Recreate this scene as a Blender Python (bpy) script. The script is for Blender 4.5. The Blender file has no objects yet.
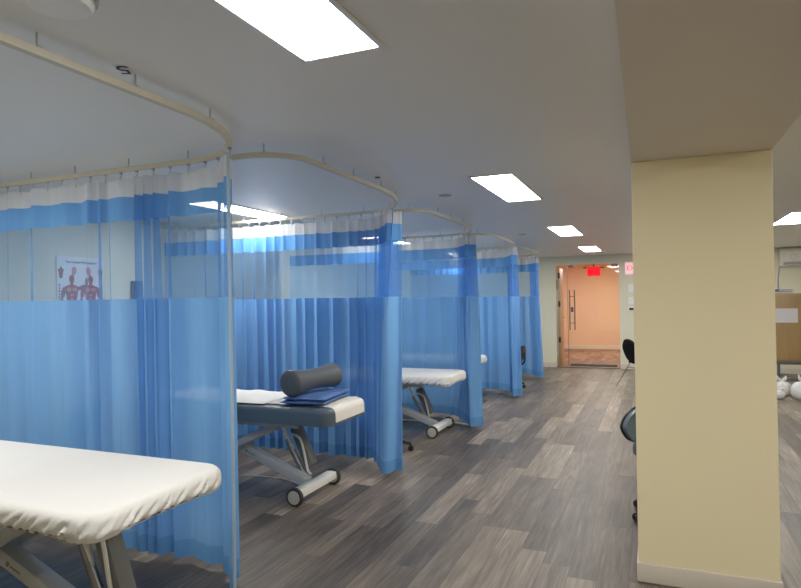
import bpy, bmesh, math, random
from mathutils import Vector, Matrix
PI = math.pi
R = math.radians
col = bpy.context.scene.collection
rnd = random.Random(7)

# ------------------------------------------------------------------ materials
def nt(name):
    m = bpy.data.materials.new(name); m.use_nodes = True
    n = m.node_tree; n.nodes.clear()
    out = n.nodes.new('ShaderNodeOutputMaterial')
    return m, n, out
def node(n, t, **k):
    x = n.nodes.new(t)
    for a, b in k.items():
        if a.startswith('i_'):
            key = a[2:].replace('_', ' ')
            x.inputs[key].default_value = b
        else: setattr(x, a, b)
    return x
def mat(name, c, rough=.5, metal=0., var=.06, scale=8, bump=0., bscale=60, spec=.5, emit=None, es=0, coat=0):
    m, n, out = nt(name)
    p = node(n, 'ShaderNodeBsdfPrincipled')
    p.inputs['Roughness'].default_value = rough; p.inputs['Metallic'].default_value = metal
    p.inputs['Specular IOR Level'].default_value = spec
    p.inputs['Coat Weight'].default_value = coat
    tc = node(n, 'ShaderNodeTexCoord')
    nz = node(n, 'ShaderNodeTexNoise', i_Scale=scale, i_Detail=4.0)
    n.links.new(tc.outputs['Object'], nz.inputs['Vector'])
    mx = node(n, 'ShaderNodeMix', data_type='RGBA')
    mx.inputs[6].default_value = (c[0]*(1-var), c[1]*(1-var), c[2]*(1-var), 1)
    mx.inputs[7].default_value = (min(1, c[0]*(1+var)), min(1, c[1]*(1+var)), min(1, c[2]*(1+var)), 1)
    n.links.new(nz.outputs[0], mx.inputs[0]); n.links.new(mx.outputs[2], p.inputs['Base Color'])
    if bump:
        nb = node(n, 'ShaderNodeTexNoise', i_Scale=bscale, i_Detail=3.0)
        n.links.new(tc.outputs['Object'], nb.inputs['Vector'])
        b = node(n, 'ShaderNodeBump', i_Strength=bump, i_Distance=.01)
        n.links.new(nb.outputs[0], b.inputs['Height']); n.links.new(b.outputs[0], p.inputs['Normal'])
    if emit:
        p.inputs['Emission Color'].default_value = (*emit, 1); p.inputs['Emission Strength'].default_value = es
    n.links.new(p.outputs[0], out.inputs[0])
    return m
def cloth(name, c, trans=.35, clear=0., weave=900, noise=.08, tint=None):
    """woven cloth: diffuse + translucent, with an open weave that lets part of the light straight through"""
    m, n, out = nt(name)
    tc = node(n, 'ShaderNodeTexCoord')
    mp = node(n, 'ShaderNodeMapping'); mp.inputs['Scale'].default_value = (30, 30, 2)
    nz = node(n, 'ShaderNodeTexNoise', i_Scale=1.0, i_Detail=3.0)
    n.links.new(tc.outputs['Object'], mp.inputs[0]); n.links.new(mp.outputs[0], nz.inputs['Vector'])
    mx = node(n, 'ShaderNodeMix', data_type='RGBA')
    mx.inputs[6].default_value = (*[x*(1-noise) for x in c], 1); mx.inputs[7].default_value = (*[min(1, x*(1+noise)) for x in c], 1)
    n.links.new(nz.outputs[0], mx.inputs[0])
    d = node(n, 'ShaderNodeBsdfDiffuse'); t = node(n, 'ShaderNodeBsdfTranslucent')
    n.links.new(mx.outputs[2], d.inputs[0]); n.links.new(mx.outputs[2], t.inputs[0])
    s = node(n, 'ShaderNodeMixShader'); s.inputs[0].default_value = trans
    n.links.new(d.outputs[0], s.inputs[1]); n.links.new(t.outputs[0], s.inputs[2])
    last = s
    if clear:
        tr = node(n, 'ShaderNodeBsdfTransparent'); tr.inputs[0].default_value = (*(tint or (1, 1, 1)), 1)
        s2 = node(n, 'ShaderNodeMixShader'); s2.inputs[0].default_value = clear
        n.links.new(s.outputs[0], s2.inputs[1]); n.links.new(tr.outputs[0], s2.inputs[2]); last = s2
    n.links.new(last.outputs[0], out.inputs[0])
    return m
def emis(name, c, s):
    m, n, out = nt(name)
    e = node(n, 'ShaderNodeEmission'); e.inputs[0].default_value = (*c, 1); e.inputs[1].default_value = s
    n.links.new(e.outputs[0], out.inputs[0]); return m
def glass(name):
    m, n, out = nt(name)
    g = node(n, 'ShaderNodeBsdfGlossy'); g.inputs['Roughness'].default_value = .02
    t = node(n, 'ShaderNodeBsdfTransparent'); t.inputs[0].default_value = (.93, .97, .95, 1)
    f = node(n, 'ShaderNodeFresnel', i_IOR=1.45)
    s = node(n, 'ShaderNodeMixShader')
    n.links.new(f.outputs[0], s.inputs[0]); n.links.new(t.outputs[0], s.inputs[1]); n.links.new(g.outputs[0], s.inputs[2])
    n.links.new(s.outputs[0], out.inputs[0]); return m
def planks(name, ramp, W=.152, L=1.22, rough=.46):
    m, n, out = nt(name)
    tc = node(n, 'ShaderNodeTexCoord'); sp = node(n, 'ShaderNodeSeparateXYZ')
    n.links.new(tc.outputs['Object'], sp.inputs[0])
    def mth(op, a, b=None):
        x = node(n, 'ShaderNodeMath', operation=op)
        for i, v in enumerate((a, b)):
            if v is None: continue
            if isinstance(v, (int, float)): x.inputs[i].default_value = v
            else: n.links.new(v, x.inputs[i])
        return x.outputs[0]
    u = mth('DIVIDE', sp.outputs[0], W); row = mth('FLOOR', u)
    w1 = node(n, 'ShaderNodeTexWhiteNoise', noise_dimensions='1D'); n.links.new(row, w1.inputs['W'])
    v = mth('ADD', mth('DIVIDE', sp.outputs[1], L), mth('MULTIPLY', w1.outputs[0], 7.3)); colm = mth('FLOOR', v)
    cb = node(n, 'ShaderNodeCombineXYZ'); n.links.new(row, cb.inputs[0]); n.links.new(colm, cb.inputs[1])
    w2 = node(n, 'ShaderNodeTexWhiteNoise', noise_dimensions='2D'); n.links.new(cb.outputs[0], w2.inputs['Vector'])
    # grain stretched along the plank, shifted per plank
    cg = node(n, 'ShaderNodeCombineXYZ')
    n.links.new(mth('MULTIPLY', sp.outputs[0], 42), cg.inputs[0])
    n.links.new(mth('ADD', mth('MULTIPLY', sp.outputs[1], 2.2), mth('MULTIPLY', w2.outputs[0], 40)), cg.inputs[1])
    g = node(n, 'ShaderNodeTexNoise', i_Scale=1.0, i_Detail=6.0, i_Roughness=.65, i_Distortion=.6)
    n.links.new(cg.outputs[0], g.inputs['Vector'])
    cg2 = node(n, 'ShaderNodeCombineXYZ')
    n.links.new(mth('MULTIPLY', sp.outputs[0], 7), cg2.inputs[0])
    n.links.new(mth('ADD', mth('MULTIPLY', sp.outputs[1], 1.6), mth('MULTIPLY', w2.outputs[0], 90)), cg2.inputs[1])
    g2 = node(n, 'ShaderNodeTexNoise', i_Scale=1.0, i_Detail=2.0)
    n.links.new(cg2.outputs[0], g2.inputs['Vector'])
    f = mth('ADD', mth('ADD', mth('MULTIPLY', mth('POWER', w2.outputs[0], 1.5), .55), mth('MULTIPLY', mth('SUBTRACT', g.outputs[0], .48), 1.15)), mth('MULTIPLY', mth('SUBTRACT', g2.outputs[0], .35), .55))
    cr = node(n, 'ShaderNodeValToRGB'); e = cr.color_ramp.elements
    e[0].position = 0; e[0].color = (*ramp[0], 1); e[1].position = 1; e[1].color = (*ramp[-1], 1)
    for i, c in enumerate(ramp[1:-1]): q = e.new((i+1)/(len(ramp)-1)); q.color = (*c, 1)
    n.links.new(f, cr.inputs[0])
    fu = mth('FRACT', u); fv = mth('FRACT', v)
    eu = mth('MINIMUM', fu, mth('SUBTRACT', 1, fu)); ev = mth('MINIMUM', fv, mth('SUBTRACT', 1, fv))
    j = mth('MINIMUM', mth('MULTIPLY', eu, W), mth('MULTIPLY', ev, L))
    jm = mth('LESS_THAN', j, .0012)
    mx = node(n, 'ShaderNodeMix', data_type='RGBA'); mx.inputs[7].default_value = (*[x*.5 for x in ramp[0]], 1)
    n.links.new(jm, mx.inputs[0]); n.links.new(cr.outputs[0], mx.inputs[6])
    p = node(n, 'ShaderNodeBsdfPrincipled'); p.inputs['Roughness'].default_value = rough; p.inputs['Specular IOR Level'].default_value = .4
    n.links.new(mx.outputs[2], p.inputs['Base Color'])
    b = node(n, 'ShaderNodeBump', i_Strength=.15, i_Distance=.003); n.links.new(g.outputs[0], b.inputs['Height']); n.links.new(b.outputs[0], p.inputs['Normal'])
    n.links.new(p.outputs[0], out.inputs[0]); return m
def woodm(name, c1, c2, axis=2, sc=3):
    m, n, out = nt(name)
    tc = node(n, 'ShaderNodeTexCoord'); mp = node(n, 'ShaderNodeMapping')
    s = [30, 30, 30]; s[axis] = sc; mp.inputs['Scale'].default_value = s
    nz = node(n, 'ShaderNodeTexNoise', i_Scale=1.0, i_Detail=5.0)
    n.links.new(tc.outputs['Object'], mp.inputs[0]); n.links.new(mp.outputs[0], nz.inputs['Vector'])
    mx = node(n, 'ShaderNodeMix', data_type='RGBA'); mx.inputs[6].default_value = (*c1, 1); mx.inputs[7].default_value = (*c2, 1)
    n.links.new(nz.outputs[0], mx.inputs[0])
    p = node(n, 'ShaderNodeBsdfPrincipled'); p.inputs['Roughness'].default_value = .45
    n.links.new(mx.outputs[2], p.inputs['Base Color']); n.links.new(p.outputs[0], out.inputs[0]); return m

M = {}
M['floor'] = planks('grey_vinyl_planks', [(.046, .036, .028), (.118, .093, .071), (.24, .192, .142), (.60, .485, .35)])
M['ceiling'] = mat('ceiling_paint', (.80, .80, .78), rough=.42, var=.02, scale=1.5)
M['beam'] = mat('beam_paint', (.70, .63, .55), rough=.5, var=.02, scale=2)
M['wall'] = mat('cream_wall_paint', (.76, .72, .54), rough=.6, var=.02, scale=2, bump=.05)
M['pillar'] = mat('pillar_paint', (.90, .78, .49), rough=.5, var=.02, scale=2, bump=.04)
M['base'] = mat('cove_base_vinyl', (.66, .58, .48), rough=.5, var=.03)
M['hallwall'] = mat('hall_wall_paint', (.80, .56, .38), rough=.6, var=.03, scale=1.5)
M['hallfloor'] = planks('hall_floor', [(.10, .05, .035), (.2, .11, .075), (.33, .2, .13), (.5, .34, .22)], W=.12, L=.5)
M['lamp'] = emis('light_diffuser', (1, .985, .95), 13)
M['frame'] = mat('light_frame_white', (.75, .75, .74), rough=.4)
M['blue'] = cloth('curtain_blue_cloth', (.185, .43, .81), trans=.20, clear=.06)
M['hem'] = cloth('curtain_hem_cloth', (.13, .34, .68), trans=.2, clear=.01)
M['mesh'] = cloth('curtain_blue_mesh', (.22, .44, .76), trans=.38, clear=.70, noise=.15, tint=(.70, .84, 1))
M['band'] = cloth('curtain_blue_band', (.14, .38, .78), trans=.35, clear=.05)
M['white_mesh'] = cloth('curtain_white_mesh', (.78, .79, .80), trans=.45, clear=.18, noise=.12)
M['binding'] = cloth('curtain_edge_binding', (.45, .58, .70), trans=.3)
M['track'] = mat('aged_track', (.60, .56, .44), rough=.45)
M['clip'] = mat('dark_clip', (.10, .09, .08), rough=.5)
M['hook'] = mat('curtain_hook', (.42, .42, .42), rough=.35, metal=.4)
M['sheet'] = mat('white_sheet', (.82, .80, .76), rough=.75, var=.02, scale=5)
M['vinyl'] = mat('slate_vinyl', (.075, .105, .13), rough=.38, var=.08, scale=6, bump=.06, bscale=250)
M['bolster'] = mat('bolster_vinyl', (.075, .085, .09), rough=.5, var=.08, bump=.05, bscale=250)
M['towel'] = mat('blue_towel', (.10, .19, .45), rough=.9, var=.15, scale=40, bump=.6, bscale=300, spec=.1)
M['paper'] = mat('white_paper', (.80, .76, .68), rough=.7, var=.04, scale=20, bump=.15, bscale=30)
M['grey_steel'] = mat('grey_powder_steel', (.45, .46, .45), rough=.38, var=.04)
M['light_steel'] = mat('light_powder_steel', (.80, .78, .70), rough=.4, var=.04)
M['dark_steel'] = mat('dark_steel', (.10, .10, .10), rough=.4, metal=.3)
M['motor'] = mat('motor_plastic', (.17, .175, .165), rough=.5)
M['rubber'] = mat('black_rubber', (.02, .02, .02), rough=.6)
M['hub'] = mat('hub_plastic', (.42, .40, .33), rough=.4)
M['black'] = mat('black_plastic', (.012, .012, .013), rough=.4)
M['black_fabric'] = mat('black_fabric', (.008, .008, .009), rough=.85, spec=.15)
M['chrome'] = mat('brushed_steel', (.6, .6, .6), rough=.25, metal=1)
M['gunmetal'] = mat('dull_steel', (.22, .22, .22), rough=.35, metal=.8)
M['cable'] = mat('cable_grey', (.45, .46, .46), rough=.5)
M['glass'] = glass('clear_glass')
M['door_wood'] = woodm('hall_door_wood', (.62, .42, .25), (.74, .54, .34))
M['cab_wood'] = woodm('oak_laminate', (.34, .20, .07), (.47, .30, .125))
M['trim_pale'] = mat('pale_trim', (.74, .66, .52), rough=.5)
M['exit_red'] = emis('exit_red', (1, .004, .012), .62)
M['exit_red_dim'] = emis('exit_letter_red', (.14, 0, .003), .5)
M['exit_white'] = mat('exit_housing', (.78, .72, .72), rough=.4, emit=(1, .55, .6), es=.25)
M['ink'] = mat('dark_ink', (.03, .035, .05), rough=.6)
M['poster'] = mat('poster_paper', (.82, .80, .80), rough=.6, var=.02)
M['muscle'] = mat('printed_muscle_red', (.36, .09, .075), rough=.6, var=.45, scale=60)
M['muscle2'] = mat('printed_muscle_pink', (.60, .27, .22), rough=.6, var=.35, scale=90)
M['phone'] = mat('grey_phone', (.14, .16, .24), rough=.4)
M['bag'] = mat('white_plastic_bag', (.74, .73, .70), rough=.35, var=.05, bump=.5, bscale=25)
M['navy'] = mat('navy_binder', (.02, .03, .13), rough=.5)
M['plate'] = mat('white_plastic', (.88, .87, .83), rough=.35)
M['spot'] = emis('hall_downlight', (1, .82, .58), 9)
M['sprk'] = mat('sprinkler_cap', (.42, .43, .42), rough=.5)
M['sticker'] = mat('sticker_grey', (.50, .51, .51), rough=.5)

# ------------------------------------------------------------------ mesh helpers
def bx(bm, c, s, rot=None, bev=0., seg=2):
    r = bmesh.ops.create_cube(bm, size=1)
    vs = r['verts']
    bmesh.ops.scale(bm, vec=s, verts=vs)
    if bev:
        es = list({e for v in vs for e in v.link_edges})
        rb = bmesh.ops.bevel(bm, geom=es, offset=bev, segments=seg, affect='EDGES', profile=.5)
        vs = list(set([v for v in rb['verts']] + [v for v in vs if v.is_valid]))
        fs = set(rb['faces'])
        # take connected component
        seen = set(vs); st = list(vs)
        while st:
            v = st.pop()
            for e in v.link_edges:
                o = e.other_vert(v)
                if o not in seen: seen.add(o); st.append(o)
        vs = list(seen)
    mtx = Matrix.Translation(c) @ (rot.to_4x4() if rot else Matrix.Identity(4))
    bmesh.ops.transform(bm, matrix=mtx, verts=vs)
    return vs
def beam(bm, a, b, w, h, bev=0., up=(0, 0, 1)):
    a, b = Vector(a), Vector(b); d = b-a; L = d.length; x = d.normalized()
    y = Vector(up).cross(x)
    if y.length < 1e-3: y = Vector((0, 1, 0))
    y.normalize(); z = x.cross(y)
    rot = Matrix((x, y, z)).transposed()
    return bx(bm, (a+b)/2, (L, w, h), rot, bev)
def tube(bm, pts, r, seg=8, caps=True):
    pts = [Vector(p) for p in pts]; rings = []
    n = len(pts); prev = None
    for i, p in enumerate(pts):
        t = (pts[min(i+1, n-1)] - pts[max(i-1, 0)]).normalized()
        if prev is None:
            u = t.orthogonal().normalized()
        else:
            u = (prev - t*prev.dot(t)); u = u.normalized() if u.length > 1e-6 else t.orthogonal().normalized()
        prev = u; v = t.cross(u)
        rr = r[i] if isinstance(r, (list, tuple)) else r
        rings.append([bm.verts.new(p + (u*math.cos(2*PI*k/seg) + v*math.sin(2*PI*k/seg))*rr) for k in range(seg)])
    for i in range(n-1):
        for k in range(seg):
            bm.faces.new((rings[i][k], rings[i][(k+1) % seg], rings[i+1][(k+1) % seg], rings[i+1][k]))
    if caps:
        bm.faces.new(rings[0][::-1]); bm.faces.new(rings[-1])
def cyl(bm, a, b, r, seg=20, bev=0):
    a, b = Vector(a), Vector(b)
    if bev:
        d = (b-a).normalized()
        tube(bm, [a, a+d*bev*.3, a+d*bev, b-d*bev, b-d*bev*.3, b], [r-bev, r-bev*.3, r, r, r-bev*.3, r-bev], seg)
    else: tube(bm, [a, b], r, seg)
def lathe(bm, prof, c=(0, 0, 0), seg=24):
    rings = []
    for r, z in prof:
        rings.append([bm.verts.new((c[0]+max(r, .0005)*math.cos(2*PI*k/seg), c[1]+max(r, .0005)*math.sin(2*PI*k/seg), c[2]+z)) for k in range(seg)])
    for i in range(len(rings)-1):
        for k in range(seg): bm.faces.new((rings[i][k], rings[i][(k+1) % seg], rings[i+1][(k+1) % seg], rings[i+1][k]))
    bm.faces.new(rings[0][::-1]); bm.faces.new(rings[-1])
def smooth_path(pts, n=8):
    pts = [Vector(p) for p in pts]; out = []
    for i in range(len(pts)-1):
        p0, p1, p2, p3 = pts[max(i-1, 0)], pts[i], pts[i+1], pts[min(i+2, len(pts)-1)]
        for k in range(n):
            t = k/n
            out.append(.5*((2*p1)+(-p0+p2)*t+(2*p0-5*p1+4*p2-p3)*t*t+(-p0+3*p1-3*p2+p3)*t**3))
    out.append(pts[-1]); return out
def obj(name, bm, m, parent=None, smooth=True, ang=35):
    bmesh.ops.recalc_face_normals(bm, faces=bm.faces)
    me = bpy.data.meshes.new(name); bm.to_mesh(me); bm.free()
    me.materials.append(M[m] if isinstance(m, str) else m)
    if smooth:
        for p in me.polygons: p.use_smooth = True
        try: me.set_sharp_from_angle(angle=R(ang))
        except Exception: pass
    o = bpy.data.objects.new(name, me); col.objects.link(o)
    if parent: o.parent = parent
    return o
def B(): return bmesh.new()
def thing(name, label, cat, loc=(0, 0, 0), rz=0, group=None):
    o = bpy.data.objects.new(name, None); col.objects.link(o)
    o.empty_display_size = .1; o.location = loc; o.rotation_euler = (0, 0, rz)
    o['label'] = label; o['category'] = cat
    if group: o['group'] = group
    return o
def tag(o, label, cat, group=None, kind=None):
    o['label'] = label; o['category'] = cat
    if group: o['group'] = group
    if kind: o['kind'] = kind
    return o
def struct(name, bm, m, parent=None, label=None, smooth=False):
    o = obj(name, bm, m, parent, smooth)
    if not parent: o['kind'] = 'structure'; o['label'] = label or name.replace('_', ' '); o['category'] = name.split('_')[0]
    return o
def dup(root, loc, rz, label, group=None):
    r = root.copy(); col.objects.link(r); r.location = loc; r.rotation_euler = (0, 0, rz); r['label'] = label
    if group: r['group'] = group
    for ch in list(root.children):
        c = ch.copy(); col.objects.link(c); c.parent = r
        for g in list(ch.children):
            d = g.copy(); col.objects.link(d); d.parent = c
    return r
def text(name, s, size, loc, rot, m, parent, ext=.001, align='CENTER'):
    cu = bpy.data.curves.new(name, 'FONT'); cu.body = s; cu.size = size; cu.extrude = ext; cu.align_x = align; cu.align_y = 'CENTER'
    cu.materials.append(M[m]); o = bpy.data.objects.new(name, cu); col.objects.link(o)
    o.location = loc; o.rotation_euler = rot
    bpy.context.view_layer.update()
    me = bpy.data.meshes.new_from_object(o.evaluated_get(bpy.context.evaluated_depsgraph_get()))
    bpy.data.objects.remove(o)
    o = bpy.data.objects.new(name, me); col.objects.link(o); o.location = loc; o.rotation_euler = rot
    if not me.materials: me.materials.append(M[m])
    if parent: o.parent = parent
    return o

# ------------------------------------------------------------------ room shell
XL, XR, YB, YE, ZC = -4.9, 3.6, -1.6, 13.4, 2.38
DX0, DX1, DZ = -1.95, -.66, 2.2
b = B(); bx(b, ((XL+XR)/2, (YB+YE)/2, -.05), (XR-XL+.4, YE-YB+.2, .1)); struct('floor', b, 'floor', label='grey wood-look plank floor running down the room')
b = B(); bx(b, ((XL+XR)/2, (YB+YE)/2, ZC+.05), (XR-XL+.4, YE-YB+.4, .1)); struct('ceiling', b, 'ceiling', label='low smooth grey-white painted ceiling')
b = B(); bx(b, (XL-.05, (YB+YE)/2, ZC/2), (.1, YE-YB, ZC)); struct('wall_left', b, 'wall', label='cream wall at the head of the treatment beds')
b = B(); bx(b, (XR+.05, (YB+YE)/2, ZC/2), (.1, YE-YB, ZC)); struct('wall_right', b, 'wall', label='cream wall at the right of the room')
b = B(); bx(b, ((XL+XR)/2, YB-.05, ZC/2), (XR-XL+.2, .1, ZC)); struct('wall_front', b, 'wall', label='cream wall behind the camera')
b = B()
T = .12
bx(b, ((XL+DX0)/2-.05, YE+T/2, ZC/2), (DX0-XL+.1, T, ZC)); bx(b, ((XR+DX1)/2+.05, YE+T/2, ZC/2), (XR-DX1+.1, T, ZC))
bx(b, ((DX0+DX1)/2, YE+T/2, (ZC+DZ)/2), (DX1-DX0, T, ZC-DZ)); struct('wall_back', b, 'wall', label='cream end wall with the glass door opening')
b = B(); bx(b, ((XL+DX0)/2, YE-.006, .05), (DX0-XL, .012, .1), bev=.003); bx(b, ((XR+DX1)/2, YE-.006, .05), (XR-DX1, .012, .1), bev=.003)
struct('baseboard_back', b, 'base', label='pale vinyl baseboard along the end wall')
b = B(); bx(b, (XL+.006, (YB+YE)/2, .05), (.012, YE-YB, .1)); struct('baseboard_left', b, 'base', label='pale vinyl baseboard along the left wall')
# beam and pillar
PX0, PX1, PY0, PY1, PZ = -.099, .548, 3.446, 4.08, 2.211
b = B()
fp = [(PX0+.066, YB), (PX1, YB), (PX1, YE), (PX0, YE), (PX0, PY0)]
lo_, hi_ = [b.verts.new((x, y, PZ)) for x, y in fp], [b.verts.new((x, y, ZC)) for x, y in fp]
b.faces.new(lo_); b.faces.new(hi_[::-1])
for i in range(5): b.faces.new((lo_[i], lo_[(i+1) % 5], hi_[(i+1) % 5], hi_[i]))
struct('trim_1', b, 'beam', label='boxed ceiling beam resting on the cream pillar')
b = B(); bx(b, ((PX0+PX1)/2, (PY0+PY1)/2, PZ/2), (PX1-PX0, PY1-PY0, PZ), bev=.004); o = obj('square_pillar', b, 'pillar', None, False)
tag(o, 'cream painted square pillar standing in the room, right of the aisle', 'pillar', kind='structure')
b = B()
vs = bx(b, ((PX0+PX1)/2, (PY0+PY1)/2, .05), (PX1-PX0+.016, PY1-PY0+.016, .1), bev=.006); bb = obj('baseboard', b, 'base', o)
# hall behind the door
HY, HXL, HXR = 18.3, -2.75, -.1
b = B(); bx(b, ((HXL+HXR)/2, (YE+HY)/2+.05, -.05), (HXR-HXL+.2, HY-YE-.1, .1)); struct('floor_hall', b, 'hallfloor', label='brown floor of the hall beyond the glass door')
b = B(); bx(b, ((HXL+HXR)/2, HY+.05, 1.2), (HXR-HXL+.2, .1, 2.6)); struct('wall_hall_back', b, 'hallwall', label='peach wall at the end of the hall')
b = B(); bx(b, (HXL-.05, (YE+T+HY)/2, 1.2), (.1, HY-YE-T, 2.6)); struct('wall_hall_left', b, 'hallwall', label='peach side wall of the hall')
b = B(); bx(b, (HXR+.05, (YE+T+HY)/2, 1.2), (.1, HY-YE-T, 2.6)); struct('wall_hall_right', b, 'hallwall', label='peach side wall of the hall at its right')
b = B(); bx(b, ((HXL+HXR)/2, (YE+T+HY)/2, 2.5), (HXR-HXL, HY-YE-T, .1)); struct('ceiling_hall', b, 'hallwall', label='ceiling of the hall')
b = B(); bx(b, ((HXL+HXR)/2, HY-.008, .06), (HXR-HXL, .016, .12), bev=.004); struct('baseboard_hall', b, 'trim_pale', label='pale baseboard at the end of the hall')
b = B(); bx(b, ((DX0+DX1)/2, YE+T/2, .006), (DX1-DX0, T, .012), bev=.002); struct('trim_2', b, 'dark_steel', label='dark threshold strip under the glass door')

# hall door leaf (open, wood) with jamb and hinges, standing just inside the opening at left
d = thing('hall_side_door', 'pale wooden door leaf with dark hinges just beyond the glass at left', 'door', (-2.085, YE+T+.03, 0))
b = B(); bx(b, (.13, .03, 1.06), (.05, .045, 2.08), bev=.004); obj('door_frame', b, 'trim_pale', d)
b = B(); bx(b, (.165, .36, 1.08), (.04, .62, 2.14), bev=.004); lf = obj('door_panel', b, 'door_wood', d)
for z in (1.98, 1.36, .58):
    b = B(); bx(b, (.165, .038, z), (.05, .02, .12), bev=.003); cyl(b, (.19, .03, z-.06), (.19, .03, z+.06), .011, 8); obj('hinge', b, 'black', d)
b = B(); cyl(b, (.18, .6, 1.05), (.21, .6, 1.05), .012, 10); tube(b, [(.21, .6, 1.05), (.21, .5, 1.05)], .011, 8); obj('door_handle', b, 'gunmetal', d)
b = B(); bx(b, (.135, -.005, 1.78), (.03, .02, .2), bev=.003); obj('strike_plate', b, 'black', d)

# glass door: sidelight + leaf + pull bars
g = thing('glass_door', 'frameless clear glass door with tall steel pull bars in end wall', 'door', ((DX0+DX1)/2, YE+.06, 0))
w = DX1-DX0
def gx(x): return x-(DX0+DX1)/2
b = B(); bx(b, ((gx(DX0)+gx(-1.715))/2, 0, 1.105), (-1.715-DX0-.006, .012, 2.17), bev=.001); obj('side_pane', b, 'glass', g, False)
b = B(); bx(b, ((gx(-1.705)+gx(DX1))/2, 0, 1.105), (DX1+1.705-.006, .012, 2.17), bev=.001); leaf = obj('door_leaf', b, 'glass', g, False)
b = B(); bx(b, (gx(-1.71), 0, 1.105), (.01, .018, 2.17), bev=.002); obj('edge_seal', b, 'gunmetal', g)
for s in (-1, 1):
    b = B()
    xx = gx(-1.665) if s < 0 else gx(-1.575)
    yy = -.05 if s < 0 else .05
    tube(b, [(xx, yy, .80), (xx, yy, 1.66)], .014, 10)
    for z in (.95, 1.52): tube(b, [(xx, yy, z), (xx+.045*(-s), yy*.15, z)], .008, 8)
    obj('pull_bar', b, 'gunmetal', g)
b = B(); bx(b, (gx(-1.62), -.012, 1.24), (.05, .02, .11), bev=.004); obj('lock', b, 'dark_steel', g)
b = B(); bx(b, (gx(-1.2), 0, .055), (.95, .03, .05), bev=.004); obj('bottom_rail', b, 'dark_steel', g)
for x in (-1.62, -.75):
    b = B(); bx(b, (gx(x), 0, 2.165), (.13, .03, .05), bev=.004); obj('patch_fitting', b, 'gunmetal', g)

# EXIT signs
def exit_sign(name, label, loc, housing, face, letters, w=.30, h=.2):
    t = thing(name, label, 'sign', loc, 0)
    b = B(); bx(b, (0, 0, 0), (w, .045, h), bev=.006); hs = obj('housing', b, housing, t)
    if face:
        b = B(); bx(b, (0, -.024, 0), (w-.03, .004, h-.03), bev=.001); obj('face_panel', b, face, t)
    text('lettering', 'EXIT', w*.41, (0, -.028, 0), (PI/2, 0, 0), letters, t)
    return t
t = exit_sign('exit_sign', 'glowing red EXIT sign hung beyond the glass at the door top', (-1.20, YE+T+.35, 2.06), 'exit_red', None, 'exit_red_dim', .27, .2)
b = B(); bx(b, (0, .01, .085), (.44, .02, .03), bev=.004); bx(b, (0, .01, .28), (.03, .03, .36)); obj('bracket', b, 'dark_steel', t)
exit_sign('exit_sign', 'white EXIT sign with red letters on end wall right of the door', (-.37, YE-.03, 2.08), 'exit_white', None, 'exit_red', .33, .24)

# hall downlights
for i, (x, y) in enumerate([(-1.78, 14.6), (-1.55, 14.15), (-1.2, 16.2)]):
    t = thing('recessed_downlight', ['small hall downlight glowing reddish nearest the glass door edge', 'small round downlight in hall ceiling next to the EXIT sign', 'round downlight at the middle of the hall ceiling'][i], 'light', (x, y, 2.45))
    b = B(); lathe(b, [(.045, 0), (.06, 0), (.06, -.008), (.045, -.008)]); obj('trim_ring', b, 'frame', t)
    b = B(); lathe(b, [(.044, -.002), (.044, -.006)]); obj('bulb', b, 'spot', t)
la = bpy.data.lights.new('hall_lamp', 'AREA'); la.energy = 30; la.color = (1, .83, .72); la.size = .5; la.shape = 'DISK'
lo = bpy.data.objects.new('hall_lamp', la); col.objects.link(lo); lo.location = (-1.3, 16.2, 2.4)

# ------------------------------------------------------------------ ceiling light panels
def panel(x, y, label, sx=.29, sy=1.20):
    t = thing('ceiling_light', label, 'light', (x, y, ZC), 0, 'recessed rectangular ceiling lights')
    b = B()
    fw = .022
    for (cx, cy, ax, ay) in ((-sx/2-fw/2, 0, fw, sy+2*fw), (sx/2+fw/2, 0, fw, sy+2*fw), (0, -sy/2-fw/2, sx, fw), (0, sy/2+fw/2, sx, fw)):
        bx(b, (cx, cy, -.004), (ax, ay, .010), bev=.002)
    obj('frame', b, 'frame', t)
    b = B(); bx(b, (0, 0, -.003), (sx, sy, .004)); obj('diffuser', b, 'lamp', t, False)
    return t
names = ['ceiling light over the aisle nearest the camera, cut by the top edge', 'second ceiling light down the aisle, level with the second curtain', 'third ceiling light down the aisle', 'farthest ceiling light of the aisle, just before the end wall']
for i, y in enumerate((1.30, 4.84, 8.27, 11.55)): panel(-1.005 if i == 0 else -1.055, y, names[i])
names = ['ceiling light inside the nearest bay', 'ceiling light glowing above the second curtain inside the bays', 'ceiling light inside the bay of the fourth curtain', 'ceiling light inside the last bay by the end wall']
for i, y in enumerate((1.30, 4.80, 8.2, 11.6)): panel(-3.62, y, names[i])
names = ['ceiling light right of the pillar nearest the camera', 'ceiling light right of the pillar, behind the camera side', 'ceiling light seen just right of the pillar', 'farthest ceiling light right of the pillar']
for i, y in enumerate((1.30, 4.84, 8.25, 11.6)): panel(1.53, y, names[i])

# ceiling small items
t = thing('smoke_detector', 'white round detector disc on the ceiling at the top left', 'detector', (-1.55, 1.22, ZC))
b = B(); lathe(b, [(.04, -.032), (.085, -.03), (.095, -.018), (.095, 0)]); obj('cover', b, 'plate', t)
b = B(); lathe(b, [(.098, -.006), (.104, -.006), (.104, 0), (.098, 0)]); obj('mounting_ring', b, 'sprk', t)
for i, (x, y) in enumerate([(-1.61, 4.88), (-1.65, 8.34)]):
    b = B(); lathe(b, [(.03, -.012), (.05, -.010), (.055, -.003), (.055, 0)]); o = obj('sprinkler_cap', b, 'sprk'); o.location = (x, y, ZC)
    tag(o, ['small round sprinkler cap left of the second aisle light', 'small round sprinkler cap left of the third aisle light'][i], 'sprinkler')
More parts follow.
